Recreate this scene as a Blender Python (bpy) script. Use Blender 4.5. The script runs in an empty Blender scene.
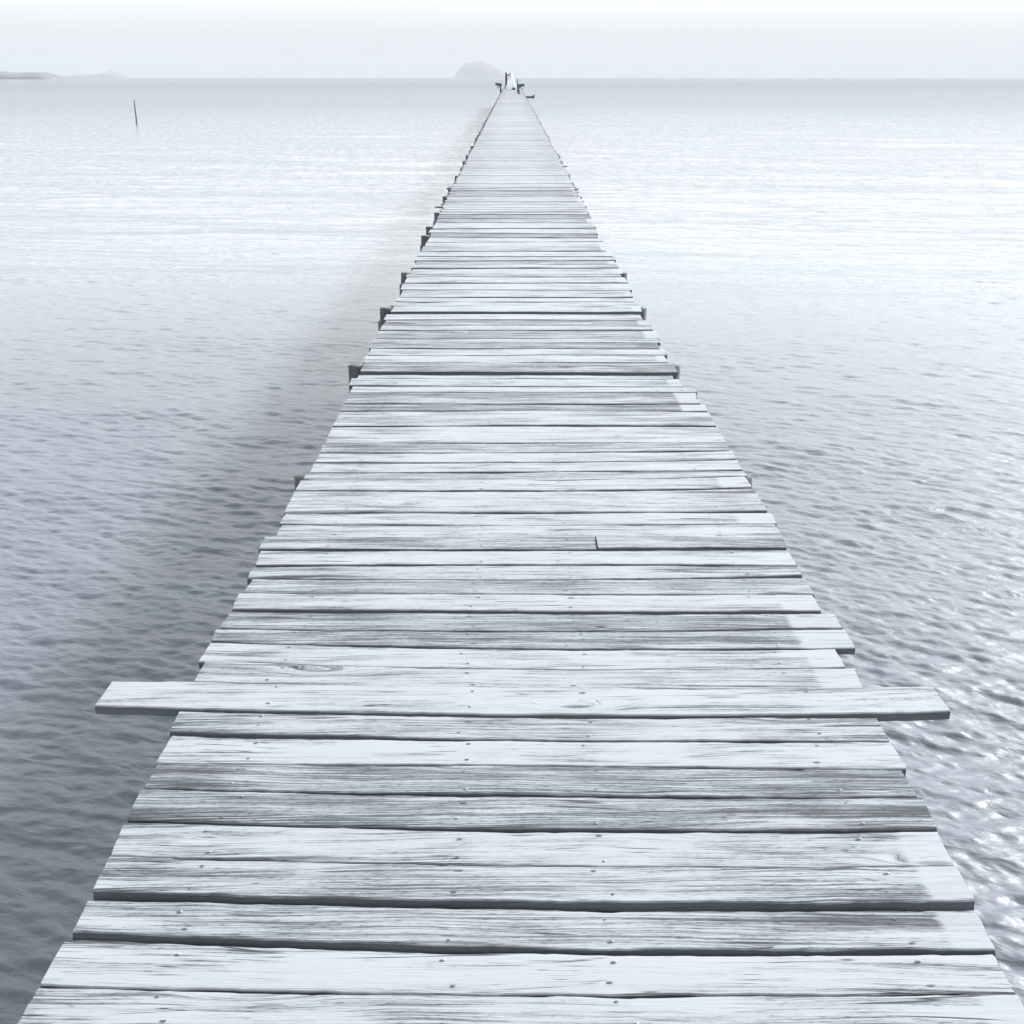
import bpy, bmesh, math, random
import numpy as np
from mathutils import Vector, Matrix
R = math.radians
random.seed(11)
rng = np.random.default_rng(5)
sc = bpy.context.scene
col = sc.collection

# ------------------------------------------------------------------ camera
F_PX = 1250.0
HOR = 77.5
H_CAM = 3.15            # eye above the water
DECK0 = 1.50            # deck above the water at the near end
SLOPE = 0.0036          # the pier climbs a little towards its far end
PITCH = math.atan((512 - HOR) / F_PX)
cam_d = bpy.data.cameras.new('camera')
cam = bpy.data.objects.new('camera', cam_d); col.objects.link(cam)
cam.location = (0, 0, H_CAM)
cam.rotation_euler = (math.pi / 2 - PITCH, 0, 0)
cam_d.sensor_width = 36
cam_d.lens = 36 * F_PX / 1024
cam_d.clip_start = 0.05
cam_d.clip_end = 60000
sc.camera = cam
CP, SP = math.cos(PITCH), math.sin(PITCH)

def ray(px, py):
    u = (px - 512) / F_PX; v = -(py - 512) / F_PX
    return Vector((u, CP + v * SP, -SP + v * CP))

def on_deck(px, py):
    d = ray(px, py)
    t = (H_CAM - DECK0) / (SLOPE * d.y - d.z)
    return Vector((d.x * t, d.y * t, H_CAM + d.z * t))

def on_sea(px, py):
    d = ray(px, py); t = -H_CAM / d.z
    return Vector((d.x * t, d.y * t, 0))

def deck_z(y):
    return DECK0 + SLOPE * y

# ------------------------------------------------------------------ object helpers
def tag(o, label=None, cat=None, group=None, kind=None):
    if label: o['label'] = label
    if cat: o['category'] = cat
    if group: o['group'] = group
    if kind: o['kind'] = kind
    return o

def empty(name, loc, rz=0):
    o = bpy.data.objects.new(name, None); col.objects.link(o)
    o.location = loc; o.rotation_euler = (0, 0, rz); o.empty_display_size = .2
    return o

def link_mesh(name, me, mats, parent=None, loc=None):
    o = bpy.data.objects.new(name, me); col.objects.link(o)
    for m in (mats if isinstance(mats, (list, tuple)) else [mats]):
        me.materials.append(m)
    if parent is not None: o.parent = parent
    if loc is not None: o.location = loc
    return o

def from_bm(name, bm, mats, parent=None, loc=None, smooth=False):
    me = bpy.data.meshes.new(name)
    bmesh.ops.recalc_face_normals(bm, faces=bm.faces[:])
    bm.to_mesh(me); bm.free()
    if smooth:
        for p in me.polygons: p.use_smooth = True
    return link_mesh(name, me, mats, parent, loc)

def add_box(bm, c, s, rot=None, bevel=0.0):
    r = bmesh.ops.create_cube(bm, size=1)
    vs = r['verts']
    bmesh.ops.scale(bm, vec=s, verts=vs)
    if bevel:
        es = list({e for v in vs for e in v.link_edges})
        b = bmesh.ops.bevel(bm, geom=es, offset=bevel, segments=1, affect='EDGES')
        vs = list({v for f in b['faces'] for v in f.verts} | {v for v in vs if v.is_valid})
    if rot: bmesh.ops.rotate(bm, cent=(0, 0, 0), matrix=rot, verts=vs)
    bmesh.ops.translate(bm, vec=c, verts=vs)
    return vs

def add_tube(bm, pts, radii, n=10, cap=True, jitter=0):
    rings = []
    pts = [Vector(p) for p in pts]
    for i, p in enumerate(pts):
        d = (pts[min(i + 1, len(pts) - 1)] - pts[max(i - 1, 0)]).normalized()
        a = d.orthogonal().normalized() if abs(d.z) < .95 else Vector((1, 0, 0))
        a = (a - d * a.dot(d)).normalized(); b = d.cross(a)
        ring = []
        for k in range(n):
            t = 2 * math.pi * k / n
            rr = radii[i] * (1 + random.uniform(-jitter, jitter))
            ring.append(bm.verts.new(p + a * math.cos(t) * rr + b * math.sin(t) * rr))
        rings.append(ring)
    for r0, r1 in zip(rings, rings[1:]):
        for k in range(n):
            bm.faces.new((r0[k], r0[(k + 1) % n], r1[(k + 1) % n], r1[k]))
    if cap:
        bm.faces.new(rings[0][::-1]); bm.faces.new(rings[-1])

# ------------------------------------------------------------------ node helpers
class NT:
    def __init__(self, tree): self.t = tree; self.n = tree.nodes; self.l = tree.links
    def new(self, typ, **kw):
        n = self.n.new(typ)
        for k, v in kw.items(): setattr(n, k, v)
        return n
    def put(self, sock, val):
        if hasattr(val, 'links') and hasattr(val, 'node'): self.l.new(val, sock)
        elif val is not None: sock.default_value = val
    def math(self, op, a, b=None, c=None, clamp=False):
        n = self.new('ShaderNodeMath', operation=op); n.use_clamp = clamp
        for i, v in enumerate((a, b, c)):
            if v is not None: self.put(n.inputs[i], v)
        return n.outputs[0]
    def noise(self, vec, scale=1, detail=4, rough=.55, dist=0):
        n = self.new('ShaderNodeTexNoise'); self.put(n.inputs['Vector'], vec)
        n.inputs['Scale'].default_value = scale; n.inputs['Detail'].default_value = detail
        n.inputs['Roughness'].default_value = rough; n.inputs['Distortion'].default_value = dist
        return n.outputs['Fac']
    def comb(self, x, y, z=0.0):
        n = self.new('ShaderNodeCombineXYZ')
        for i, v in enumerate((x, y, z)): self.put(n.inputs[i], v)
        return n.outputs[0]
    def sep(self, v):
        n = self.new('ShaderNodeSeparateXYZ'); self.put(n.inputs[0], v); return n.outputs
    def rng(self, v, a, b, c=0.0, d=1.0, smooth=True):
        n = self.new('ShaderNodeMapRange'); n.interpolation_type = 'SMOOTHSTEP' if smooth else 'LINEAR'
        self.put(n.inputs[0], v)
        for i, k in enumerate((a, b, c, d)): self.put(n.inputs[i + 1], k)
        return n.outputs[0]
    def ramp(self, v, stops):
        n = self.new('ShaderNodeValToRGB'); self.put(n.inputs[0], v)
        e = n.color_ramp.elements
        while len(e) < len(stops): e.new(.5)
        for el, (p, c) in zip(e, stops):
            el.position = p; el.color = (*c, 1)
        return n.outputs[0]
    def mix(self, f, a, b):
        n = self.new('ShaderNodeMix', data_type='RGBA')
        self.put(n.inputs[0], f); self.put(n.inputs[6], a if not isinstance(a, tuple) else (*a, 1)); self.put(n.inputs[7], b if not isinstance(b, tuple) else (*b, 1))
        return n.outputs[2]
    def attr(self, name):
        n = self.new('ShaderNodeAttribute'); n.attribute_name = name; return n.outputs['Fac']
    def bump(self, h, strength, dist, normal=None):
        n = self.new('ShaderNodeBump'); n.inputs['Strength'].default_value = strength
        n.inputs['Distance'].default_value = dist; self.put(n.inputs['Height'], h)
        if normal is not None: self.put(n.inputs['Normal'], normal)
        return n.outputs[0]

def new_mat(name, color=(.5, .5, .5), rough=.8, spec=.3):
    m = bpy.data.materials.new(name); m.use_nodes = True
    b = m.node_tree.nodes['Principled BSDF']
    b.inputs['Base Color'].default_value = (*color, 1)
    b.inputs['Roughness'].default_value = rough
    b.inputs['Specular IOR Level'].default_value = spec
    return m, NT(m.node_tree), b

def grey(v, tint=.05):
    return (v * (1 - tint), v * (1 + .03 * tint), v * (1 + tint * 1.1))

def speckled(name, c0, c1, scale=8, rough=.85, bump=.3):
    m, N, b = new_mat(name, c0, rough)
    tc = N.new('ShaderNodeTexCoord').outputs['Object']
    n = N.noise(tc, scale, 6, .6)
    N.put(b.inputs['Base Color'], N.mix(N.rng(n, .35, .65), c0, c1))
    N.put(b.inputs['Normal'], N.bump(n, bump, .01))
    return m

def wood_material():
    m, N, b = new_mat('weathered_wood', rough=.8, spec=.2)
    P = N.new('ShaderNodeNewGeometry').outputs['Position']
    px, py, pz = N.sep(P)
    seed, tone, strip = N.attr('seed'), N.attr('tone'), N.attr('strip')
    X = N.math('ADD', px, N.math('MULTIPLY', seed, 7.31))
    Y = N.math('ADD', py, N.math('MULTIPLY', seed, 3.17))
    Y = N.math('ADD', Y, N.math('MULTIPLY', pz, .7))
    Y = N.math('ADD', Y, N.math('MULTIPLY', px, N.math('MULTIPLY', N.math('SUBTRACT', N.math('FRACT', N.math('MULTIPLY', seed, .37)), .5), .035)))
    # slow waviness of the grain
    warp = N.math('SUBTRACT', N.noise(N.comb(N.math('MULTIPLY', X, 1.6), N.math('MULTIPLY', Y, 5), seed), 1, 2), .5)
    Yw = N.math('ADD', Y, N.math('MULTIPLY', warp, .05))
    # knots: sparse cells that bend the grain round them
    vo = N.new('ShaderNodeTexVoronoi', feature='F1'); vo.inputs['Scale'].default_value = 1
    N.put(vo.inputs['Vector'], N.comb(N.math('MULTIPLY', X, 1.5), N.math('MULTIPLY', Y, 6.5), seed))
    csel = N.sep(vo.outputs['Color'])[0]
    ksel = N.rng(csel, .58, .60)
    kd = vo.outputs['Distance']
    kbend = N.math('MULTIPLY', N.rng(kd, .0, .32, 1, 0), ksel)
    Yw = N.math('ADD', Yw, N.math('MULTIPLY', kbend, .04))
    fine = N.noise(N.comb(N.math('MULTIPLY', X, 11), N.math('MULTIPLY', Yw, 430), seed), 1, 4, .65)
    mid = N.noise(N.comb(N.math('MULTIPLY', X, 4.2), N.math('MULTIPLY', Yw, 150), seed), 1, 5, .65)
    streak = N.noise(N.comb(N.math('MULTIPLY', X, 2.0), N.math('MULTIPLY', Yw, 26), seed), 1, 6, .62)
    blot = N.noise(N.comb(N.math('MULTIPLY', X, 3.0), N.math('MULTIPLY', Y, 7), seed), 1, 4, .6)
    cm_end = .05
    ends = N.rng(N.math('ABSOLUTE', N.math('SUBTRACT', px, .03)), .25, .85)
    wgt = N.math('ADD', .45, N.math('MULTIPLY', ends, .75))
    D = N.math('MULTIPLY', N.math('SUBTRACT', streak, .50), 2.3)
    D = N.math('MULTIPLY', D, wgt)
    D = N.math('ADD', D, N.math('MULTIPLY', N.math('SUBTRACT', blot, .5), 1.0))
    D = N.math('ADD', D, N.math('MULTIPLY', ends, .10))
    D = N.math('ADD', D, N.math('MULTIPLY', tone, 1.12))
    D = N.math('ADD', D, N.math('MULTIPLY', N.math('MULTIPLY', N.rng(kd, .05, .2, 1, 0), ksel), .16))
    lines = N.rng(N.noise(N.comb(N.math('MULTIPLY', X, 1.4), N.math('MULTIPLY', Yw, 250), seed), 1, 3, .6), .40, .63, -.5, .5)
    hair = N.rng(N.noise(N.comb(N.math('MULTIPLY', X, 5.0), N.math('MULTIPLY', Yw, 520), seed), 1, 2, .6), .38, .64, -.5, .5)
    pits = N.rng(N.noise(N.comb(N.math('MULTIPLY', X, 42), N.math('MULTIPLY', Yw, 300), seed), 1, 3, .6), .50, .68)
    grain = N.math('ADD', N.math('MULTIPLY', N.math('SUBTRACT', mid, .5), 1.6), N.math('ADD', N.math('MULTIPLY', lines, .50), N.math('MULTIPLY', hair, .34)))
    grain = N.math('ADD', grain, N.math('MULTIPLY', pits, .38))
    gw = N.math('ADD', .30, N.math('MULTIPLY', N.rng(D, -.1, .45), .85))
    D2 = N.math('ADD', D, N.math('MULTIPLY', grain, gw), clamp=True)
    colr = N.ramp(D2, [(0.0, grey(.252, .065)), (.2, grey(.218, .075)), (.45, grey(.138, .1)), (.7, grey(.085, .11)), (1, grey(.035, .11))])
    # long drying cracks
    cr = N.noise(N.comb(N.math('MULTIPLY', X, .55), N.math('MULTIPLY', Yw, 24), N.math('ADD', seed, 4.0)), 1, 2, .4)
    cm = N.noise(N.comb(N.math('MULTIPLY', X, 1.9), N.math('MULTIPLY', Y, 9), N.math('ADD', seed, 9.0)), 1, 2)
    cm = N.math('ADD', cm, N.math('MULTIPLY', ends, cm_end))
    cw = N.math('MULTIPLY', N.rng(cm, .50, .66), .016)
    crack = N.rng(N.math('ABSOLUTE', N.math('SUBTRACT', cr, .5)), 0.0, cw, 1, 0)
    crack = N.math('MULTIPLY', crack, N.rng(cm, .50, .56))
    c2 = N.noise(N.comb(N.math('MULTIPLY', X, 1.6), N.math('MULTIPLY', Yw, 75), N.math('ADD', seed, 14.0)), 1, 2, .5)
    m2 = N.noise(N.comb(N.math('MULTIPLY', X, 5), N.math('MULTIPLY', Yw, 30), N.math('ADD', seed, 19.0)), 1, 2)
    fc = N.math('MULTIPLY', N.rng(N.math('ABSOLUTE', N.math('SUBTRACT', c2, .5)), 0.0, .022, 1, 0), N.rng(m2, .52, .62))
    crack = N.math('MAXIMUM', crack, N.math('MULTIPLY', fc, .8))
    core = N.math('MULTIPLY', N.rng(kd, .03, .085, 1, 0), ksel)
    D2 = D2
    dark = N.math('MAXIMUM', crack, N.math('MULTIPLY', core, .75))
    colr = N.mix(dark, colr, grey(.035, .08))
    # the pale strip along the right-hand plank ends, where a rail once lay
    jit = N.math('MULTIPLY', N.math('SUBTRACT', N.noise(N.comb(py, seed, 0.0), 9, 2), .5), .012)
    sm = N.math('MULTIPLY', N.rng(N.math('ADD', N.math('ADD', px, jit), N.math('MULTIPLY', N.math('SUBTRACT', mid, .5), .06)), .872, .892), strip)
    clean = N.ramp(N.math('ADD', N.math('MULTIPLY', mid, .6), N.math('MULTIPLY', fine, .4)), [(.3, grey(.268, .06)), (.75, grey(.232, .065))])
    sm = N.math('MULTIPLY', sm, N.math('SUBTRACT', .86, N.math('MULTIPLY', dark, .6)))
    colr = N.mix(sm, colr, clean)
    # sawn faces and ends: unbleached wood, darkened further with painted-in gap shade
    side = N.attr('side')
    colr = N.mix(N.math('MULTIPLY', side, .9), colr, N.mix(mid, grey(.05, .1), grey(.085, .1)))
    N.put(b.inputs['Base Color'], colr)
    hgt = N.math('SUBTRACT', N.math('ADD', N.math('MULTIPLY', mid, -.6), N.math('MULTIPLY', fine, -.3)), N.math('MULTIPLY', dark, 1.5))
    N.put(b.inputs['Normal'], N.bump(hgt, .5, .004))
    return m

WOOD = wood_material()
PILE = speckled('wet_pile_wood', grey(.045, .06), grey(.085, .07), 14)
BEAM = speckled('grey_beam_wood', grey(.12, .07), grey(.22, .07), 10)  # plain mid-grey speckle for beams and stringers
NAIL = new_mat('rusty_nail', grey(.05, .05), .6)[0]
NAILHEAD = new_mat('bare_nail_head', grey(.36, .03), .5)[0]

# ------------------------------------------------------------------ pier
# one row per board from the near end: front edge of its top (y at left end, at x=400, at x=700, at right end),
# width of the gap in front of it at left / middle / right, x of left end, x of right end, greyness, pale strip
ROWS = [
 (1064, 1070, 1074, 1072, 3, 3, 3,  -4, 1060, .20, 0),
 (1023, 1029, 1032, 1030, 3, 3, 4,  18, 1036, .14, 1),
 ( 984,  990,  993,  990, 3, 2.5, 3,  39, 1015, -.04, 0),
 ( 932,  942.4, 949.3, 947, 6.5, 4, 5,  72, 995, .30, 1),
 ( 893,  900.5, 904, 903, 5.5, 6, 6.5,  93, 975, .26, 1),
 ( 856,  864,  867, 865.5, 2, 1.6, 2, 111, 955, .13, 1),
 ( 819.5,826.8, 830, 829, 3, 3, 1.6, 127, 937, .46, 0),
 ( 787.4,792.7, 796, 796.3, 1, 2.4, 2, 144.7, 917, .42, 0),
 ( 762.5,764,  767, 769, .8, .9, .6, 156, 907, .02, 0),
 ( 731,  738,  740, 739.7, 3.6, 1.5, 1.6, 170, 889.6, .18, 0),
 ( 707.5,714.7,717.3, 714, .8, .9, .8,  94.7, 950, .06, 0),
 ( 682.6,687,  689, 688.4, .9, .9, .9, 194, 863.5, .14, 1),
 ( 660,  667,  668, 667.6, .7, .6, .5, 199, 846, .08, 1),
 ( 639.7,646.7,647, 647.8, 1, 1, 1, 212, 856, .40, 1),
 ( 627,  629.5,629.5, 627, .9, .9, 1.5, 219.5, 842, .40, 1),
 ( 609,  610,  612, 610.4, 1.5, 2, 3, 232, 820.6, .08, 1),
 ( 592,  593,  594, 593.8, 1.3, 1.3, .7, 243, 814.8, .32, 0),
 ( 577,  577.8,577.5, 574, 1.3, 1.3, 2.8, 247, 801.5, .16, 0),
 ( 564.5,563.7,564.5, 565, .9, .9, .6, 256, 797, .06, 0),
 ( 548.9,549.2,549.2, 548.9, 1.6, 1.2, 1, 258.6, 787, .32, 0),
 ( 536,  536.5,537, 533, .4, .4, .6, 275.8, 781, .10, 0),
 ( 523.9,524,  524, 522.5, .9, .8, 1.4, 280, 776.7, .08, 1),
 ( 513,  512.5,512, 511, .5, .4, .8, 284, 767, .12, 0),
 ( 490.3,490.5,489, 487, 1.1, 1.1, 1.2, 295.7, 751.7, .05, 1),
 ( 479.5,480,  478, 474.6, .5, .4, 1, 303, 746, .26, 0),
 ( 472,  471.7,470, 469.3, 1, .9, .7, 310, 742, .03, 0),
 ( 462,  462, 460, 458.3, .8, .8, 1, 315, 736, .05, 0),
 ( 452.4,452, 451, 449.4, .9, .9, .9, 320, 730, .30, 0),
 ( 442.3,442, 442, 441, .8, .8, .5, 325, 726, .04, 0),
 ( 425.5,425.4,425.3, 425.3, .6, .5, .7, 333, 716, .14, 0),
 ( 410.4,410.4,410.6, 411, .7, .7, .6, 340, 707, .44, 1),
 ( 403.4,403.6,403.7, 403.6, .5, .5, .5, 344, 700, .26, 1),
 ( 397.5,397.5,397, 396.5, .5, .5, .5, 347, 697, .46, 1),
 ( 391.8,391.6,391.4, 391.3, .7, .7, .7, 350, 697, .03, 0),
]
extra = [385.6, 378, 372, 362, 355, 348.5, 342.7, 338, 330, 325, 319.5, 312, 306, 301.5, 297, 290, 283, 277, 273.5, 268, 264.5,
         260.5, 256, 251, 246, 241.3, 237, 233, 228, 222.3, 218, 214]
wide = {372: 3.0, 312: 2.2, 256: 1.1, 338: .9, 228: .9, 297: .8, 283: .7, 362: .7}

class Mesh:
    def __init__(self):
        self.v = []; self.f = []; self.mi = []; self.a = {'tone': [], 'seed': [], 'strip': [], 'side': []}
    def vert(self, co, tone=0, seed=0, strip=0, side=0):
        self.v.append(co)
        for k, x in zip(('tone', 'seed', 'strip', 'side'), (tone, seed, strip, side)): self.a[k].append(x)
        return len(self.v) - 1
    def face(self, ids, m=0): self.f.append(tuple(ids)); self.mi.append(m)
    def build(self, name, mats, parent, origin=(0, 0, 0)):
        me = bpy.data.meshes.new(name)
        ox, oy, oz = origin
        me.from_pydata([(x - ox, y - oy, z - oz) for x, y, z in self.v], [], self.f)
        me.polygons.foreach_set('material_index', self.mi)
        for k, arr in self.a.items():
            at = me.attributes.new(k, 'FLOAT', 'POINT'); at.data.foreach_set('value', arr)
        me.update()
        return link_mesh(name, me, mats, parent, origin)

def smooth_noise(n, step, amp):
    k = max(2, int(n / step) + 2)
    c = rng.normal(0, 1, k)
    return np.interp(np.linspace(0, k - 1, n), np.arange(k), c) * amp

def lagr(xs, ys, x):
    return np.interp(x, xs, ys)

STRINGERS = (-.67, -.12, .20, .80)

def plank(M, front, back, ends, tone, seed, strip, dz=0.0, thick=.022, nx=96, nails=True, notch=None, split=None, crude=False, tilt=0.0):
    """front/back: functions x -> y; ends: (left at front, left at back, right at front, right at back)."""
    lf, lb, rf, rb = ends
    if crude:
        prof = [(0, -1), (0, 0), (1, 0), (1, -1)]
        nx = 2
        wf = wb = np.zeros(nx + 1); cup = 0
    else:
        wf = smooth_noise(nx + 1, 6, .0019) + smooth_noise(nx + 1, 1.2, .0011)
        wb = smooth_noise(nx + 1, 6, .0019) + smooth_noise(nx + 1, 1.2, .0011)
        prof = [(0, -1), (.006, -.45), (.0, -.14), (.035, -.015), (.12, 0), (.3, 0), (.5, 0), (.7, 0), (.88, 0), (.965, -.015), (1, -.14), (1, -1)]
        cup = random.uniform(-.0015, .0012)
    zu = smooth_noise(nx + 1, 14, .0012) if not crude else np.zeros(nx + 1)
    endL = {i: random.gauss(0, .0009) for i in range(len(prof))}
    endR = {i: random.gauss(0, .0009) for i in range(len(prof))}
    grid = []
    for i in range(nx + 1):
        t = i / nx
        row = []
        for j, (s, z) in enumerate(prof):
            xl = lf + (lb - lf) * s + (0 if crude else endL[j]); xr = rf + (rb - rf) * s + (0 if crude else endR[j])
            if notch and notch[0] < s < notch[1]: xr -= notch[2]
            x = xl + (xr - xl) * t
            yf, yb = front(x) + wf[i], back(x) + wb[i]
            y = yf + (yb - yf) * s
            zz = deck_z(y) + dz + zu[i] + tilt * (x) + z * thick + cup * (1 - (2 * s - 1) ** 2)
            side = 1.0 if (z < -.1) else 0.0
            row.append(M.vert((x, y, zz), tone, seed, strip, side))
        grid.append(row)
    m = len(prof)
    for i in range(nx):
        for j in range(m):
            k = (j + 1) % m
            M.face((grid[i][j], grid[i + 1][j], grid[i + 1][k], grid[i][k]))
    for row, rev in ((grid[0], False), (grid[-1], True)):
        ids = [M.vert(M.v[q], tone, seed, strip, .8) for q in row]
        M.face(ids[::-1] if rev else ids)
    if nails:
        for sx in STRINGERS:
            for s in (.2, .8):
                if random.random() < .12: continue
                if not (max(lf, lb) + .02 < sx < min(rf, rb) - .02): continue
                x = sx + random.gauss(0, .012); s2 = s + random.gauss(0, .05)
                y = front(x) + (back(x) - front(x)) * s2
                i = min(nx, max(0, int((x - lf) / (rf - lf) * nx)))
                zz = deck_z(y) + dz + zu[i] + tilt * x + max(cup, 0) + .0012
                rx, ry = random.choice((1, 1, 1.6)) * random.uniform(.003, .0075), random.uniform(.002, .0035)
                c = [M.vert((x + rx * math.cos(a) * random.uniform(.75, 1.2), y + ry * math.sin(a) * random.uniform(.7, 1.2), zz)) for a in np.linspace(0, 2 * math.pi, 9)[:-1]]
                M.face(c, 1)
                if random.random() < .3:
                    c = [M.vert((x + .006 + .0026 * math.cos(a), y + .002 + .002 * math.sin(a), zz + .0012)) for a in np.linspace(0, 2 * math.pi, 9)[:-1]]
                    M.face(c, 2)

pier = empty('pier', (0.03, 2, DECK0))
tag(pier, 'long narrow weathered plank pier on dark piles running straight out to sea', 'pier')
pier_inv = Vector(pier.location)
EDGE_L, EDGE_R = on_deck(46, 975).x, on_deck(1007, 977).x

class Shift:           # parts are built in world coordinates, stored relative to the pier
    pass
def put_part(name, M, mats, origin):
    o = M.build(name, mats, None, origin)
    o.parent = pier; o.matrix_parent_inverse = Matrix.Translation(-pier_inv)
    return o

rows = []
for r in ROWS:
    yl, ym1, ym2, yr, gl, gm, gr, xl, xr, tone, strip = r
    rows.append(dict(xs=[xl, 400, 700, xr], fy=[yl, ym1, ym2, yr], gap=[gl, gm, gm, gr], tone=tone, strip=strip))
for y in extra:
    e = on_deck(512, y)
    pl, pr = EDGE_L + random.gauss(.008, .012), EDGE_R + random.gauss(-.008, .018)
    sc_px = (on_deck(612, y).x - on_deck(512, y).x) / 100
    xl, xr = 512 + pl / sc_px, 512 + pr / sc_px
    g = wide.get(y, random.choice((.35, .45, .5, .6)))
    j = random.gauss(0, .35)
    rows.append(dict(xs=[xl, xl + (xr - xl) * .3, xl + (xr - xl) * .7, xr], fy=[y + j, y, y, y - j], gap=[g] * 4,
                     tone=random.choice((.02, .05, .08, .12, .2, .28, .34, .42)), strip=int(random.random() < .35)))

def curve_from(xs, ys, gaps=None):
    """pixel edge -> x,y on the deck, as a function of world x"""
    W = [on_deck(x, y + (g if gaps else 0)) for x, y, g in zip(xs, ys, gaps or [0] * len(xs))]
    wx = [w.x for w in W]; wy = [w.y for w in W]
    # smooth through the four points: cubic fit kept inside the span
    lo, hi = wx[0], wx[-1]
    co = np.polyfit(wx, wy, 2)
    def f(x):
        x = min(max(x, lo - .05), hi + .05)
        return float(np.polyval(co, x))
    return f, W

N_ROWS = len(rows)
nplank = 0
LABELS = {10: 'extra long pale plank jutting past both edges of the deck', 3: 'grey streaked plank split at its right end', 12: 'pale plank with its left end curled and cracked'}
last_front = None
for i, r in enumerate(rows):
    front, Wf = curve_from(r['xs'], r['fy'])
    if i + 1 < N_ROWS:
        q = rows[i + 1]
        back, Wb = curve_from(q['xs'], q['fy'], q['gap'])
    else:
        back = lambda x, f=front: f(x) + .12
    lf, rf = Wf[0].x, Wf[-1].x
    jl, jr = random.gauss(0, .005), random.gauss(0, .005)
    lb, rb = lf + jl, rf + jr
    fixed = {1: (62.5, None, 999, None)}
    dz = random.gauss(0, .0022); thick = random.uniform(.02, .026); notch = None; tilt = random.gauss(0, .0008)
    if i == 10: dz, thick, tilt = .008, .026, 0
    
    if i == 4: dz = .005
    joint = on_deck(596, 543).x if abs(r['fy'][0] - 548.9) < .01 else None    # a board pieced together from two lengths
    if joint: rfull = (rf, rb); rf = rb = joint
    M = Mesh()
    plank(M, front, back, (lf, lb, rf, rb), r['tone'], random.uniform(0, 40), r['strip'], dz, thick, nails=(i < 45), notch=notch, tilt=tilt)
    if joint: rf, rb = rfull
    c = (.03, front(0), deck_z(front(0)))
    o = put_part('plank', M, [WOOD, NAIL, NAILHEAD], c)
    if i in LABELS: o['label'] = LABELS[i]
    if joint:
        M = Mesh()
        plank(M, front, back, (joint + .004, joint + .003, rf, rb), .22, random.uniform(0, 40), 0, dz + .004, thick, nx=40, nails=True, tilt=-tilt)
        put_part('plank', M, [WOOD, NAIL, NAILHEAD], (.6, front(.6), deck_z(front(.6))))
        nplank += 1
    nplank += 1
    yend = [back(-.7), back(.7)]
yc = (yend[0] + yend[1]) / 2
PIER_END = on_deck(512, 88.3).y
def generic(M, y, w, crude, far=False):
    lf = EDGE_L + random.gauss(.0, .014); rf = EDGE_R + random.gauss(0, .02)
    if random.random() < .03: lf -= random.uniform(.04, .14)
    if random.random() < .025: rf += random.uniform(.03, .1)
    k = random.gauss(0, .003)
    front = lambda x: y + k * x; back = lambda x: y + w + k * x
    tone = random.choice((.0, .0, .03, .08, .14, .2, .28, .36, .44)) - (.06 if far else 0)
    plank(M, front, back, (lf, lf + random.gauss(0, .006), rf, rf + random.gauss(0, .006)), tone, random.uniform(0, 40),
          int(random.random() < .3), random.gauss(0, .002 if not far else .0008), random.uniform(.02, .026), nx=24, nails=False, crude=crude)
while nplank < 100:
    w = random.uniform(.095, .15); g = random.choice((.004, .007, .01, .016, .024))
    M = Mesh(); generic(M, yc + g, w, False)
    put_part('plank', M, [WOOD, NAIL, NAILHEAD], (.03, yc + g, deck_z(yc)))
    yc += g + w; nplank += 1
M = Mesh(); n_far = 0
y_start = yc
while yc < PIER_END:
    w = random.uniform(.09, .16); g = random.choice((.001, .002, .003, .004, .008, .014))
    generic(M, yc + g, w, True, True); yc += g + w; n_far += 1
o = put_part('planking', M, [WOOD, NAIL, NAILHEAD], (.03, y_start, deck_z(y_start)))
tag(o, kind='stuff')
print('far planks', n_far, 'pier end', PIER_END, 'edges', EDGE_L, EDGE_R)

# pile bents: two piles and a cross beam every two metres; stringers on the beams carry the boards
STR_H, BEAM_H, T = .09, .12, .028
# left piles seen in the photo stand at these picture heights
seen = [695, 475, 364, 307, 272, 235, 226, 212, 196]
bents = []
for y in seen: bents.append(on_deck(300, y).y)
first = bents[0]
bents = [first - 2.0, first] + bents[1:]
while bents[-1] < PIER_END - 1: bents.append(bents[-1] + random.uniform(1.5, 2.2))

def pile_mesh(bm, x, y, top, lean=(0, 0), r=.045):
    n = 6; pts = []; rad = []
    for k in range(n + 1):
        t = k / n; z = -1.0 + (top + 1.0) * t
        pts.append((x + lean[0] * (1 - t) + random.gauss(0, .004), y + lean[1] * (1 - t), z)); rad.append(r * (1.12 - .12 * t) * random.uniform(.96, 1.04))
    add_tube(bm, pts, rad, 10)

def beam_bm(bm, y, x0, x1):
    z = deck_z(y) - T - STR_H - BEAM_H / 2 - .002
    add_box(bm, ((x0 + x1) / 2, y, z), (x1 - x0, .07, BEAM_H), bevel=.006)

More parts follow.
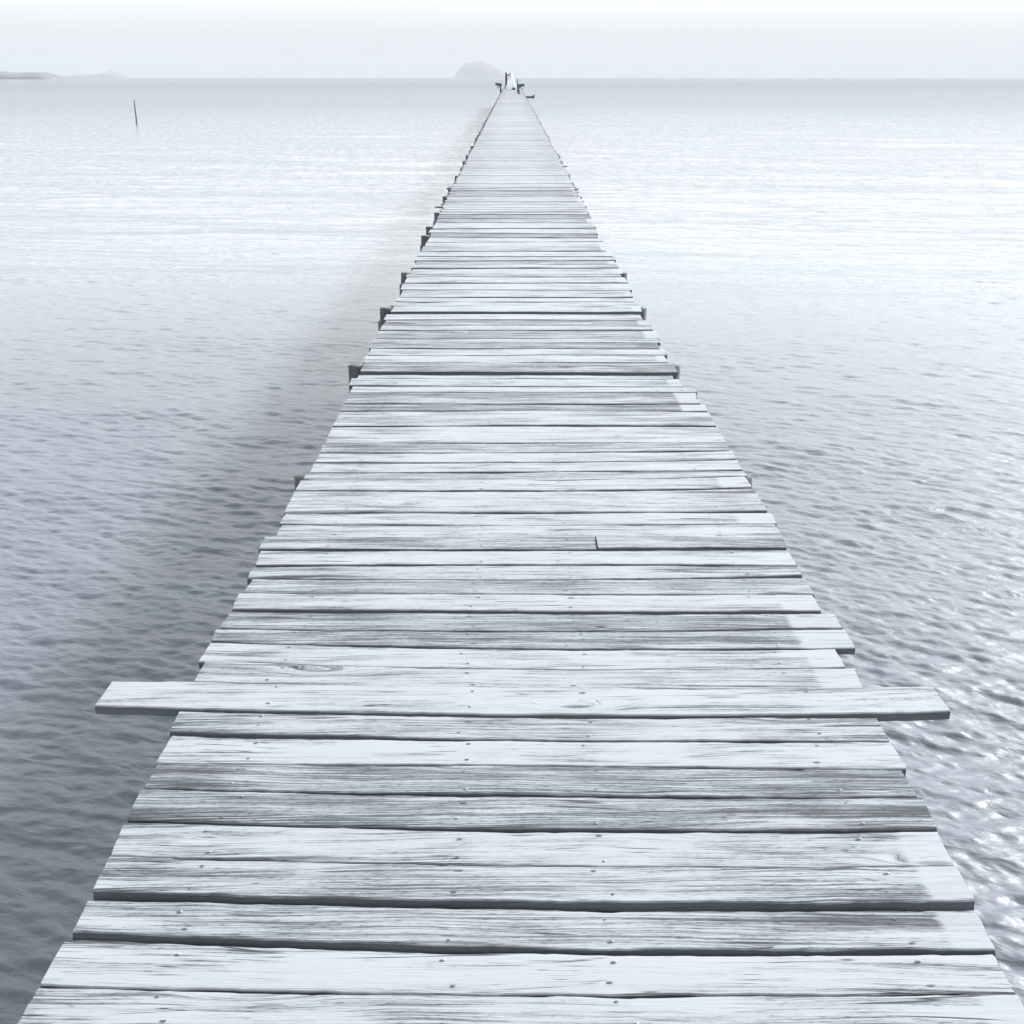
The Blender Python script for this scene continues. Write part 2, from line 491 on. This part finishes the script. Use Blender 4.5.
far_p = bmesh.new(); far_b = bmesh.new()
def rel(o):
    o.parent = pier; o.matrix_parent_inverse = Matrix.Translation(-pier_inv)
for k, y in enumerate(bents):
    x0 = EDGE_L - random.uniform(.055, .085); x1 = EDGE_R + random.choice((-.02, .0, .03, .045))
    if k == 1: x0, x1 = EDGE_L + .06, EDGE_R - .06
    if k == 2: x0 = on_deck(293, 475).x; x1 = on_deck(752, 475).x
    if k in (3, 4, 5): x1 = EDGE_R + .045
    near = k < 50
    for s, xx in ((-1, x0 + .045), (1, x1 - .045)):
        bm = bmesh.new() if near else far_p
        top = deck_z(y) - random.uniform(.012, .02)
        # the pile stands in front of its beam, its head just under or beside the board ends
        if xx - .045 > EDGE_L and xx + .045 < EDGE_R: top = deck_z(y) - T - .01
        else: top = deck_z(y) - .008
        pile_mesh(bm, xx, y, top, (random.gauss(0, .05) - s * .0, random.gauss(0, .05)), random.uniform(.042, .055))
        if near: rel(from_bm('pile', bm, PILE, smooth=True))
    bm = bmesh.new() if near else far_b
    z = deck_z(y) - T - STR_H - BEAM_H / 2 - .002
    add_box(bm, ((x0 + x1) / 2, y + .105, z), (x1 - x0 + .05, .07, BEAM_H), bevel=.006)
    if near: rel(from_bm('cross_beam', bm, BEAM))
o = from_bm('far_pile', far_p, PILE, smooth=True); rel(o); tag(o, kind='stuff')
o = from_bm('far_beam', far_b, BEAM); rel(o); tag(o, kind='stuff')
for sx in STRINGERS:
    bm = bmesh.new()
    ys = [-1.0, 20, 60, PIER_END - .2]
    prev = None
    for yy in ys:
        zt = deck_z(yy) - T
        ring = [bm.verts.new((sx + dx * .035, yy, zt - dzz)) for dx, dzz in ((-1, 0), (1, 0), (1, STR_H), (-1, STR_H))]
        if prev:
            for q in range(4): bm.faces.new((prev[q], prev[(q + 1) % 4], ring[(q + 1) % 4], ring[q]))
        else: bm.faces.new(ring)
        prev = ring
    bm.faces.new(prev[::-1])
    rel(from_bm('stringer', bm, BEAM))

# ------------------------------------------------------------------ end of the pier: posts, pole, bag, two people
def deck_place(px, py):
    p = on_deck(px, py); p.z = deck_z(p.y) + .004; return p

def mooring_post(px, py, side, label):
    p = deck_place(px, py)
    root = empty('mooring_post', p)
    tag(root, label, 'post')
    bm = bmesh.new(); add_tube(bm, [(0, 0, -.0), (.0, 0, .3), (.01 * side, 0, .62)], [.075, .07, .068], 10, jitter=.04)
    from_bm('post', bm, PILE, root, smooth=True)
    bm = bmesh.new(); add_box(bm, (side * .17, -.01, .66), (.56, .2, .22), Matrix.Rotation(-side * .06, 3, 'Y'), .02)
    from_bm('cross_arm', bm, PILE, root)
    bm = bmesh.new(); add_tube(bm, [(side * .02, -.10, .6), (side * .30, -.10, .36)], [.035, .03], 8)
    add_tube(bm, [(side * .02, .06, .6), (side * .02, .06, .78)], [.05, .045], 8)
    from_bm('brace', bm, PILE, root)
    return root
mooring_post(500.6, 92.6, -1, 'dark timber mooring post with a cross arm on the left edge of the pier end')
mooring_post(518.8, 94.0, 1, 'dark timber mooring post with a cross arm on the right edge of the pier end')

p = deck_place(517.3, 92.5)
root = empty('pole', p); tag(root, 'thin bare upright pole beside the right mooring post', 'pole')
bm = bmesh.new(); add_tube(bm, [(0, 0, 0), (.02, 0, .8), (-.02, 0, 1.2)], [.045, .04, .03], 8)
from_bm('shaft', bm, PILE, root, smooth=True)
bm = bmesh.new(); add_tube(bm, [(0, 0, 0), (0, 0, .12)], [.06, .045], 8)
from_bm('collar', bm, PILE, root, smooth=True)

def cloth(name, c, rough=.85):
    m, N, b = new_mat(name, c, rough)
    tc = N.new('ShaderNodeTexCoord').outputs['Object']
    n = N.noise(tc, 9, 4); N.put(b.inputs['Normal'], N.bump(n, .4, .02))
    N.put(b.inputs['Base Color'], N.mix(n, tuple(x * .85 for x in c), c))
    return m
DARK = cloth('dark_clothing', grey(.03, .08)); DARK2 = cloth('black_trousers', grey(.022, .08))
SKIN = new_mat('skin', (.36, .33, .32), .6)[0]; HAIR = new_mat('black_hair', grey(.02, .05), .5)[0]
GOWN = cloth('white_gown', grey(.82, .02)); VEIL = cloth('white_veil', grey(.80, .02))
for gm, fac in ((GOWN, .7), (VEIL, .75)):
    g_ = NT(gm.node_tree); pb_ = gm.node_tree.nodes['Principled BSDF']
    tr = g_.new('ShaderNodeBsdfTranslucent'); tr.inputs['Color'].default_value = (.88, .9, .92, 1)
    mx = g_.new('ShaderNodeMixShader'); mx.inputs[0].default_value = fac
    g_.l.new(pb_.outputs[0], mx.inputs[1]); g_.l.new(tr.outputs[0], mx.inputs[2])
    g_.l.new(mx.outputs[0], gm.node_tree.nodes['Material Output'].inputs['Surface'])
BAGM = cloth('dark_bag', grey(.035, .08))

def skinned(name, joints, edges, radii, root_idx, mats, pick, parent, sub=2):
    me = bpy.data.meshes.new(name + '_skeleton')
    me.from_pydata(joints, edges, []); me.update()
    o = bpy.data.objects.new(name, me); col.objects.link(o)
    md = o.modifiers.new('skin', 'SKIN'); md.use_smooth_shade = True
    sv = me.skin_vertices[0].data if me.skin_vertices else None
    if sv is None:
        bm = bmesh.new(); bm.from_mesh(me); bm.verts.layers.skin.verify(); bm.to_mesh(me); bm.free()
        sv = me.skin_vertices[0].data
    for i, r in enumerate(radii):
        sv[i].radius = r if isinstance(r, tuple) else (r, r); sv[i].use_root = (i == root_idx)
    ss = o.modifiers.new('sub', 'SUBSURF'); ss.levels = ss.render_levels = sub
    dg = bpy.context.evaluated_depsgraph_get(); dg.update()
    m2 = bpy.data.meshes.new_from_object(o.evaluated_get(dg))
    m2.materials.clear()
    bpy.data.objects.remove(o)
    for mm in mats: m2.materials.append(mm)
    for pl in m2.polygons:
        pl.use_smooth = True; pl.material_index = pick(pl.center)
    ob = bpy.data.objects.new(name, m2); col.objects.link(ob); ob.parent = parent
    return ob

def human(parent, height, pose, mats, pick):
    """one continuous body; x is the side the person faces, y across, z up (metres for a 1.75 m figure, scaled)"""
    J, E, Rr = [], [], []
    def add(p, r, par=None):
        J.append(tuple(c * height / 1.75 for c in p)); Rr.append(tuple(x * height / 1.75 for x in r) if isinstance(r, tuple) else r * height / 1.75)
        if par is not None: E.append((par, len(J) - 1))
        return len(J) - 1
    pel = add((0, 0, .95), (.12, .145))
    wst = add((.0, 0, 1.12), (.10, .13), pel); ch = add((.0, 0, 1.32), (.11, .155), wst); nk = add((.0, 0, 1.49), (.055, .06), ch)
    hd0 = add((.02, 0, 1.58), (.075, .07), nk); hd1 = add((.02, 0, 1.67), (.095, .08), hd0); add((.015, 0, 1.735), (.06, .055), hd1)
    add((.115, 0, 1.60), (.02, .02), hd0)      # nose and chin
    for s in (-1, 1):
        st = pose['step'] * s
        hip = add((0, s * .09, .88), (.085, .085), pel); kn = add((.02 + st * .5, s * .10, .49), (.058, .058), hip)
        an = add((st - .02, s * .10, .09), (.042, .042), kn); add((st + .15, s * .11, .035), (.035, .045), an)
        sh = add((0, s * .185, 1.43), (.06, .06), ch)
        el, wr = pose['arm'][s]
        e = add(el, (.042, .042), sh); w = add(wr, (.03, .03), e)
        d = (Vector(wr) - Vector(el)).normalized()
        pm = Vector(wr) + d * .055; hnd = add(tuple(pm), (.034, .02), w)
        side = Vector((0, 1, 0)); up = d.cross(side).normalized()
        for q, (off, ln) in enumerate(((-.03, .065), (-.01, .08), (.01, .075), (.03, .055))):
            b0 = add(tuple(pm + d * .045 + side * off), (.009, .009), hnd)
            b1 = add(tuple(pm + d * (.045 + ln * .55) + side * off + up * .01), (.008, .008), b0)
            add(tuple(pm + d * (.045 + ln * .85) + side * off + up * .03), (.007, .007), b1)
        t0 = add(tuple(pm + side * (-s * .04) + d * .01), (.010, .010), hnd); add(tuple(pm + side * (-s * .06) + d * .05 + up * .01), (.008, .008), t0)
    return skinned('body', J, E, Rr, 0, mats, lambda c: pick(c * (1.75 / height)), parent)

def hair_bm(h, drop):
    k = h / 1.75
    bm = bmesh.new(); bmesh.ops.create_uvsphere(bm, u_segments=14, v_segments=10, radius=1)
    for v in bm.verts:
        x, y, z = v.co
        zz = z * .10 + 1.69; xx = x * .105 + .0
        if z < 0: zz = 1.69 + z * drop
        if x > .35 and z < .35: xx -= .09
        v.co = Vector((xx, y * .092, zz)) * k
    return bm

# man in dark clothes, both arms raised towards the woman
p = deck_place(506.2, 89.2)
man = empty('person', p, R(12)); man.scale = (1.2, 1.2, 1)
tag(man, 'person in dark clothes standing on the pier end with both arms raised', 'person')
human(man, 1.62, {'step': .15, 'arm': {-1: ((.23, -.22, 1.46), (.45, -.16, 1.62)), 1: ((.24, .21, 1.49), (.46, .12, 1.68))}},
      [DARK, DARK2, SKIN], lambda c: 2 if (c.z > 1.52 and .05 < c.x < .2) or (c.x > .38 and c.z > 1.4) else (1 if c.z < .98 else 0))
from_bm('hair', hair_bm(1.62, .14), HAIR, man, smooth=True)

# woman in a long white gown and veil
p = deck_place(510.2, 89.9)
wom = empty('person', p, math.pi)
tag(wom, 'person in a long flowing white gown facing the dark figure on the pier', 'person')
human(wom, 1.60, {'step': .02, 'arm': {-1: ((.06, -.24, 1.17), (.24, -.16, 1.12)), 1: ((.06, .24, 1.17), (.24, .16, 1.12))}},
      [GOWN, SKIN], lambda c: 1 if c.z > 1.42 or c.x > .12 else 0)
from_bm('hair', hair_bm(1.60, .16), HAIR, wom, smooth=True)
def lathe_cloth(prof, n, fold, offx):
    bm = bmesh.new(); rings = []
    for z, r, f in prof:
        ring = []
        for k in range(n):
            a = 2 * math.pi * k / n
            rr = r * (1 + f * fold * math.sin(a * 9 + z * 2) + f * fold * .6 * math.sin(a * 5))
            ring.append(bm.verts.new((math.cos(a) * rr * 1.05 + offx * (1.2 - z), math.sin(a) * rr, z)))
        rings.append(ring)
    for r0, r1 in zip(rings, rings[1:]):
        for k in range(n): bm.faces.new((r0[k], r0[(k + 1) % n], r1[(k + 1) % n], r1[k]))
    bm.faces.new(rings[-1]); bm.faces.new(rings[0][::-1])
    return bm
from_bm('gown', lathe_cloth([(.0, .42, 1), (.25, .38, 1), (.55, .32, .8), (.85, .24, .5), (1.0, .17, .2), (1.12, .15, .05), (1.3, .165, 0), (1.36, .12, 0)], 48, .07, -.06), GOWN, wom, smooth=True)
bm = bmesh.new()
rows_v = []
for z, r, back_ in ((1.68, .08, .0), (1.60, .14, .03), (1.45, .20, .08), (1.2, .26, .14), (.8, .32, .22), (.4, .38, .30), (.06, .45, .38)):
    rows_v.append([bm.verts.new((-math.cos(a) * r - back_ * .5 + .02 * math.sin(a * 7), math.sin(a) * r * (1 + .05 * math.sin(a * 8)), z)) for a in np.linspace(-1.5, 1.5, 20)])
for r0, r1 in zip(rows_v, rows_v[1:]):
    for k in range(19): bm.faces.new((r0[k], r0[k + 1], r1[k + 1], r1[k]))
v = from_bm('veil', bm, VEIL, wom, smooth=True)
sd = v.modifiers.new('thickness', 'SOLIDIFY'); sd.thickness = .008

# bag on the boards
p = deck_place(513.6, 90.0)
bag = empty('bag', p); tag(bag, 'small dark bag lying on the boards beside the white gown', 'bag')
bm = bmesh.new(); add_box(bm, (0, 0, .11), (.30, .18, .22), bevel=.05)
for v in bm.verts:
    if v.co.z > .14: v.co.x *= .8; v.co.y *= .7
from_bm('pouch', bm, BAGM, bag, smooth=True)
bm = bmesh.new(); add_tube(bm, [(-.08, 0, .2), (-.05, 0, .29), (.05, 0, .29), (.08, 0, .2)], [.012] * 4, 6)
from_bm('handle', bm, BAGM, bag, smooth=True)

# ------------------------------------------------------------------ boat
pb = on_sea(528.8, 98.0)
boat = empty('rowing_boat', (pb.x, pb.y, 0.0), R(-6))
tag(boat, 'small dark open rowing boat floating right of the pier end', 'boat')
BOATM = speckled('dark_boat_paint', grey(.05, .07), grey(.08, .07), 5)
BOATW = speckled('boat_inner_wood', grey(.12, .07), grey(.18, .07), 6)
def hull():
    bm = bmesh.new(); ringsb = []
    L = 1.9
    for i in range(17):
        u = i / 8 - 1; x = u * L / 2
        w = .38 * (1 - abs(u) ** 2.2) ** .9 + .012
        sheer = .27 + (.30 if u > 0 else .16) * abs(u) ** 2.6
        keel = -.10 + .42 * max(0, abs(u) - .45) ** 1.5
        ring = []
        for k in range(9):
            a = -math.pi / 2 + math.pi * k / 8
            c = max(0.0, math.cos(a))
            ring.append(bm.verts.new((x, math.sin(a) * w, sheer - (sheer - keel) * c ** .7)))
        ringsb.append(ring)
    for r0, r1 in zip(ringsb, ringsb[1:]):
        for k in range(8): bm.faces.new((r0[k], r0[k + 1], r1[k + 1], r1[k]))
    return bm
o = from_bm('hull', hull(), BOATM, boat, smooth=True)
sd = o.modifiers.new('shell', 'SOLIDIFY'); sd.thickness = .035; sd.offset = 0
for x in (-.5, .05, .5):
    bm = bmesh.new(); add_box(bm, (x, 0, .2), (.16, .66 if abs(x) < .3 else .5, .03), bevel=.005)
    from_bm('bench', bm, BOATW, boat)

# ------------------------------------------------------------------ leaning stake in open water
ps = on_sea(136.6, 124)
stake = empty('mooring_stake', (ps.x, ps.y, 0)); tag(stake, 'lone thin dark stake leaning out of the open water', 'stake')
top = ray(134.2, 100); tt = ps.y / top.y
tp = Vector((0, 0, H_CAM)) + top * tt - ps
bm = bmesh.new(); q = tp
add_tube(bm, [q * -.5, q * .0, q * .35 + Vector((.012, 0, 0)), q * .7 + Vector((-.01, 0, 0)), q], [.055, .05, .045, .04, .03], 9, jitter=.06)
from_bm('stake', bm, PILE, stake, smooth=True)

# ------------------------------------------------------------------ islands
ISL = speckled('island_forest', grey(.075, .05), grey(.125, .05), .02)
def island(px0, px1, dist, prof, label, depth, seed):
    """prof: (fraction along, height in metres) skyline of a hill of real depth standing on the water"""
    x0, x1 = (px0 - 512) / F_PX * dist * CP, (px1 - 512) / F_PX * dist * CP
    cx, wdt = (x0 + x1) / 2, x1 - x0
    nx, ny = 110, 34
    rg = np.random.default_rng(seed)
    fx = np.array([a for a, _ in prof]); fz = np.array([b for _, b in prof])
    vs = []
    bumps = [(rg.uniform(0, 1), rg.uniform(-1, 1), rg.uniform(.008, .03), rg.uniform(.3, 1)) for _ in range(200)]
    hmax = fz.max()
    for j in range(ny + 1):
        s = j / ny * 2 - 1
        for i in range(nx + 1):
            t = i / nx
            base = np.interp(t, fx, fz)
            h = base * max(0, 1 - s * s) ** .6
            tex = sum(a * math.exp(-((t - bx) / w) ** 2 - ((s - by) / (w * 5)) ** 2) for bx, by, w, a in bumps) * hmax * .06 * min(1, base / (hmax * .25 + 1e-6)) * (1 - s * s)
            vs.append((t * wdt - wdt / 2, s * depth / 2, h + tex - .5))
    fs = [(j * (nx + 1) + i, j * (nx + 1) + i + 1, (j + 1) * (nx + 1) + i + 1, (j + 1) * (nx + 1) + i) for j in range(ny) for i in range(nx)]
    me = bpy.data.meshes.new('island'); me.from_pydata(vs, [], fs); me.update()
    for p_ in me.polygons: p_.use_smooth = True
    o = link_mesh('island', me, ISL, None, (cx, dist, 0))
    return tag(o, label, 'island', kind='structure')
k = 8000 / F_PX / CP * .82
island(454, 511, 8000, [(0, 0), (.03, 3 * k), (.08, 8 * k), (.2, 14 * k), (.36, 16.5 * k), (.5, 16.4 * k), (.62, 14 * k), (.75, 10.5 * k), (.88, 7 * k), (1, 0)],
       'pale domed island on the horizon directly behind the pier end', 320, 3)
k = 2400 / F_PX * 1.25
island(-90, 62, 2400, [(0, 3 * k), (.3, 5 * k), (.6, 5.4 * k), (.75, 5.0 * k), (.86, 5.2 * k), (.92, 4.2 * k), (.955, 2.6 * k), (.98, 1.6 * k), (1, 0)], 'low wooded island at the left end of the horizon', 110, 4)
k = 6200 / F_PX
island(40, 128, 6200, [(0, 2 * k), (.3, 2.3 * k), (.55, 3.2 * k), (.72, 4 * k), (.8, 4.6 * k), (.815, 7 * k), (.83, 6.4 * k), (.86, 4.2 * k), (1, 0)],
       'faint low headland with a small peak beside the wooded island', 260, 5)

# ------------------------------------------------------------------ sea
SEA_R = 20000.0
rr = [1.2]
while rr[-1] < SEA_R:
    rr.append(rr[-1] * (1.0026 if rr[-1] < 45 else 1.0055 if rr[-1] < 150 else 1.010 if rr[-1] < 700 else 1.04))
rr = np.array(rr)
front_a = np.linspace(R(-36), R(36), 520)
rest = np.linspace(R(36), R(324), 60)[1:-1]
ang = np.concatenate([front_a, rest])
A, RR = np.meshgrid(ang, rr)
X = RR * np.sin(A); Y = RR * np.cos(A) + .5
cell = np.maximum(RR * np.where(RR < 45, .0026, np.where(RR < 150, .0055, np.where(RR < 700, .010, .04))), RR * np.where(np.abs(A) <= R(36.1), R(72) / 520, R(288) / 60))
Z = np.zeros_like(X)
wr = np.random.default_rng(21)
WIND = R(71)           # wavelets run a little across the view
lam = np.concatenate([np.exp(wr.uniform(math.log(.075), math.log(.34), 150)), np.exp(wr.uniform(math.log(.5), math.log(1.2), 24)), np.exp(wr.uniform(math.log(1.2), math.log(12), 30))])
for L in lam:
    th = WIND + wr.normal(0, .44)
    kx, ky = math.cos(th) * 2 * math.pi / L, math.sin(th) * 2 * math.pi / L
    amp = (.0025 * L * min(1, .13 / L) ** .75 if L < .5 else .0010 * L if L < 1.2 else .0009 * L ** .9) * wr.uniform(.6, 1.3)
    fade = np.clip((L / cell - 2.2) / (1.6 if L < 1.2 else 9.0), 0, 1)
    ph = kx * X + ky * Y + wr.uniform(0, 6.28)
    Z += amp * fade * (np.exp(1.1 * np.sin(ph + .35 * np.sin(.7 * X / (L + .3) + .5 * Y / (L + .3)))) - 1.33)
# gusts: calmer and rougher patches
gust = 1 + .35 * np.sin(X * .31 + 1.3 * np.sin(Y * .11)) * np.sin(Y * .23 + 1.1 * np.sin(X * .17))
Z *= gust
nr, na = X.shape
verts = np.stack([X, Y, Z], -1).reshape(-1, 3)
idx = np.arange(nr * na).reshape(nr, na)
i0 = idx[:-1, :]; i1 = idx[1:, :]
quads = np.stack([i0, np.roll(i0, -1, 1), np.roll(i1, -1, 1), i1], -1).reshape(-1, 4)[:, ::-1]
centre = len(verts)
verts = np.vstack([verts, [[0, .5, 0]]])
me = bpy.data.meshes.new('sea')
nq = len(quads)
me.vertices.add(len(verts)); me.vertices.foreach_set('co', verts.astype(np.float32).ravel())
tri = np.stack([np.full(na, centre), np.roll(idx[0], -1), idx[0]], -1)
loops = np.concatenate([quads.ravel(), tri.ravel()])
me.loops.add(len(loops)); me.loops.foreach_set('vertex_index', loops.astype(np.int32))
starts = np.concatenate([np.arange(nq) * 4, nq * 4 + np.arange(na) * 3]); tot = np.concatenate([np.full(nq, 4), np.full(na, 3)])
me.polygons.add(len(starts)); me.polygons.foreach_set('loop_start', starts.astype(np.int32)); me.polygons.foreach_set('loop_total', tot.astype(np.int32))
me.polygons.foreach_set('use_smooth', np.ones(len(starts), bool))
me.update(calc_edges=True); me.validate()

m, N, b = new_mat('murky_sea_water', grey(.29, .06), .06, .5)
b.inputs['IOR'].default_value = 1.37
P = N.new('ShaderNodeNewGeometry').outputs['Position']
px_, py_, pz_ = N.sep(P)
rot = N.new('ShaderNodeVectorRotate', rotation_type='Z_AXIS'); N.put(rot.inputs['Vector'], P); rot.inputs['Angle'].default_value = R(19)
st = N.new('ShaderNodeVectorMath', operation='MULTIPLY'); N.put(st.inputs[0], rot.outputs[0]); st.inputs[1].default_value = (1.0, 2.1, 1)
def ridged(v): return N.math('SUBTRACT', 1.0, N.math('ABSOLUTE', N.math('SUBTRACT', N.math('MULTIPLY', v, 2.0), 1.0)))
n1 = N.noise(st.outputs[0], 3.2, 2, .5, .6)
n0 = N.noise(st.outputs[0], 7.5, 2, .5, .5)
n4 = N.noise(st.outputs[0], 17, 2, .5, .3)
h = N.math('ADD', N.math('MULTIPLY', n1, .014), N.math('ADD', N.math('MULTIPLY', n0, .013), N.math('MULTIPLY', n4, .004)))
N.put(b.inputs['Normal'], N.bump(h, .7, 1.0))
# wavelets too small to resolve far off act as a rougher surface, in wind-ruffled patches
dist = N.math('POWER', N.math('ADD', N.math('MULTIPLY', px_, px_), N.math('MULTIPLY', py_, py_)), .5)
pat = N.noise(N.comb(N.math('ADD', N.math('MULTIPLY', px_, 2.2), N.math('MULTIPLY', py_, .3)), N.math('MULTIPLY', py_, 1.1)), 1, 6, .75)
pat = N.rng(pat, .3, .7, -1, 1, smooth=False)
rf = N.rng(dist, 7, 30, .46, .17)
N.put(b.inputs['Roughness'], N.math('MULTIPLY', rf, N.math('ADD', 1.0, N.math('MULTIPLY', pat, N.rng(dist, 30, 90, .05, .55)))))
big = N.noise(P, .05, 3)
N.put(b.inputs['Base Color'], N.mix(big, grey(.088, .19), grey(.108, .19)))
# offshore chop: steep wavelets facing the eye cut the mirror share of the surface
df = N.new('ShaderNodeBsdfDiffuse'); df.inputs['Color'].default_value = (*grey(.15, .10), 1)
mxs = N.new('ShaderNodeMixShader'); N.put(mxs.inputs[0], N.math('ADD', N.math('ADD', N.rng(dist, 11, 150, 0, .48, smooth=False), N.rng(dist, 150, 500, 0, .18, smooth=False)), N.math('MULTIPLY', N.math('MAXIMUM', pat, -.15), N.rng(dist, 14, 50, .0, .42)), clamp=True))
N.l.new(b.outputs[0], mxs.inputs[1]); N.l.new(df.outputs[0], mxs.inputs[2])
N.l.new(mxs.outputs[0], m.node_tree.nodes['Material Output'].inputs['Surface'])
sea = link_mesh('sea', me, m)
tag(sea, 'pale rippled sea reaching the horizon on both sides of the pier', 'sea', kind='structure')

# ------------------------------------------------------------------ haze
bm = bmesh.new(); add_box(bm, (0, 0, 0), (2 * SEA_R + 400, 2 * SEA_R + 400, 1))
for v in bm.verts: v.co.z = -2.0 if v.co.z < 0 else 150.0
hm = bpy.data.materials.new('haze'); hm.use_nodes = True
t = hm.node_tree; t.nodes.remove(t.nodes['Principled BSDF'])
pv = t.nodes.new('ShaderNodeVolumePrincipled'); pv.inputs['Color'].default_value = (.435, .452, .470, 1); pv.inputs['Density'].default_value = .0002
pv.inputs['Anisotropy'].default_value = 0.0
t.links.new(pv.outputs[0], t.nodes['Material Output'].inputs['Volume'])
hz = from_bm('haze', bm, hm); tag(hz, 'thin pale sea haze over the water', 'haze', kind='stuff')

# ------------------------------------------------------------------ light
SUN_EL, SUN_AZ = R(33), R(47)      # azimuth from the view direction towards the right
sd_ = Vector((math.sin(SUN_AZ) * math.cos(SUN_EL), math.cos(SUN_AZ) * math.cos(SUN_EL), math.sin(SUN_EL)))
sl = bpy.data.lights.new('sun', 'SUN'); sl.energy = 4.0; sl.angle = R(10); sl.color = (.99, .995, 1)
so = bpy.data.objects.new('sun', sl); col.objects.link(so); so.location = sd_ * 50
so.rotation_euler = sd_.to_track_quat('Z', 'Y').to_euler()
w = bpy.data.worlds.new('World'); sc.world = w; w.use_nodes = True
wn = NT(w.node_tree)
sky = wn.new('ShaderNodeTexSky', sky_type='NISHITA')
sky.sun_disc = False; sky.sun_elevation = SUN_EL; sky.sun_rotation = SUN_AZ
sky.air_density = 1.0; sky.dust_density = 2.0; sky.ozone_density = 1.0
hs = wn.new('ShaderNodeHueSaturation'); hs.inputs['Saturation'].default_value = .12
wn.put(hs.inputs['Color'], sky.outputs[0])
bg = w.node_tree.nodes['Background']; bg.inputs['Strength'].default_value = .1
# veil added over the sky, its unseen bright band shaped to light the water
tcw = wn.new('ShaderNodeTexCoord').outputs['Generated']
sx_, sy_, sz_ = wn.sep(tcw)
veil = wn.ramp(wn.rng(sz_, 0.0, 1.0, smooth=False), [(0.0, (0.335, 0.342, 0.350)), (.03, (0.350, 0.358, 0.365)), (.07, (0.540, 0.552, 0.564)), (.16, (0.740, 0.757, 0.773)), (.34, (1.820, 1.860, 1.900)), (.48, (1.350, 1.380, 1.409)), (.63, (0.500, 0.511, 0.522)), (1, (0.210, 0.215, 0.219))])
dp = wn.new('ShaderNodeVectorMath', operation='DOT_PRODUCT'); wn.put(dp.inputs[0], tcw); dp.inputs[1].default_value = sd_
glow = wn.math('MULTIPLY', wn.rng(dp.outputs['Value'], .25, 1.0, -.22, .62), wn.rng(sz_, .12, .5))   # the added veil is brightened round the sun, dimmed away from it
vm = wn.new('ShaderNodeVectorMath', operation='SCALE'); wn.put(vm.inputs[0], veil); wn.put(vm.inputs['Scale'], wn.math('MULTIPLY', 10.0, wn.math('ADD', wn.math('ADD', 1.0, glow), wn.math('MULTIPLY', wn.math('SUBTRACT', wn.noise(wn.comb(sx_, sy_, wn.math('MULTIPLY', sz_, 6.0)), 3.2, 5, .6), .5), .09))))
wn.put(bg.inputs['Color'], wn.mix(.96, hs.outputs[0], vm.outputs[0]))

sc.view_settings.view_transform = 'Standard'; sc.view_settings.look = 'None'
sc.view_settings.exposure = 1.25; sc.view_settings.gamma = 1
sc.cycles.volume_bounces = 1
sc.cycles.max_bounces = 8
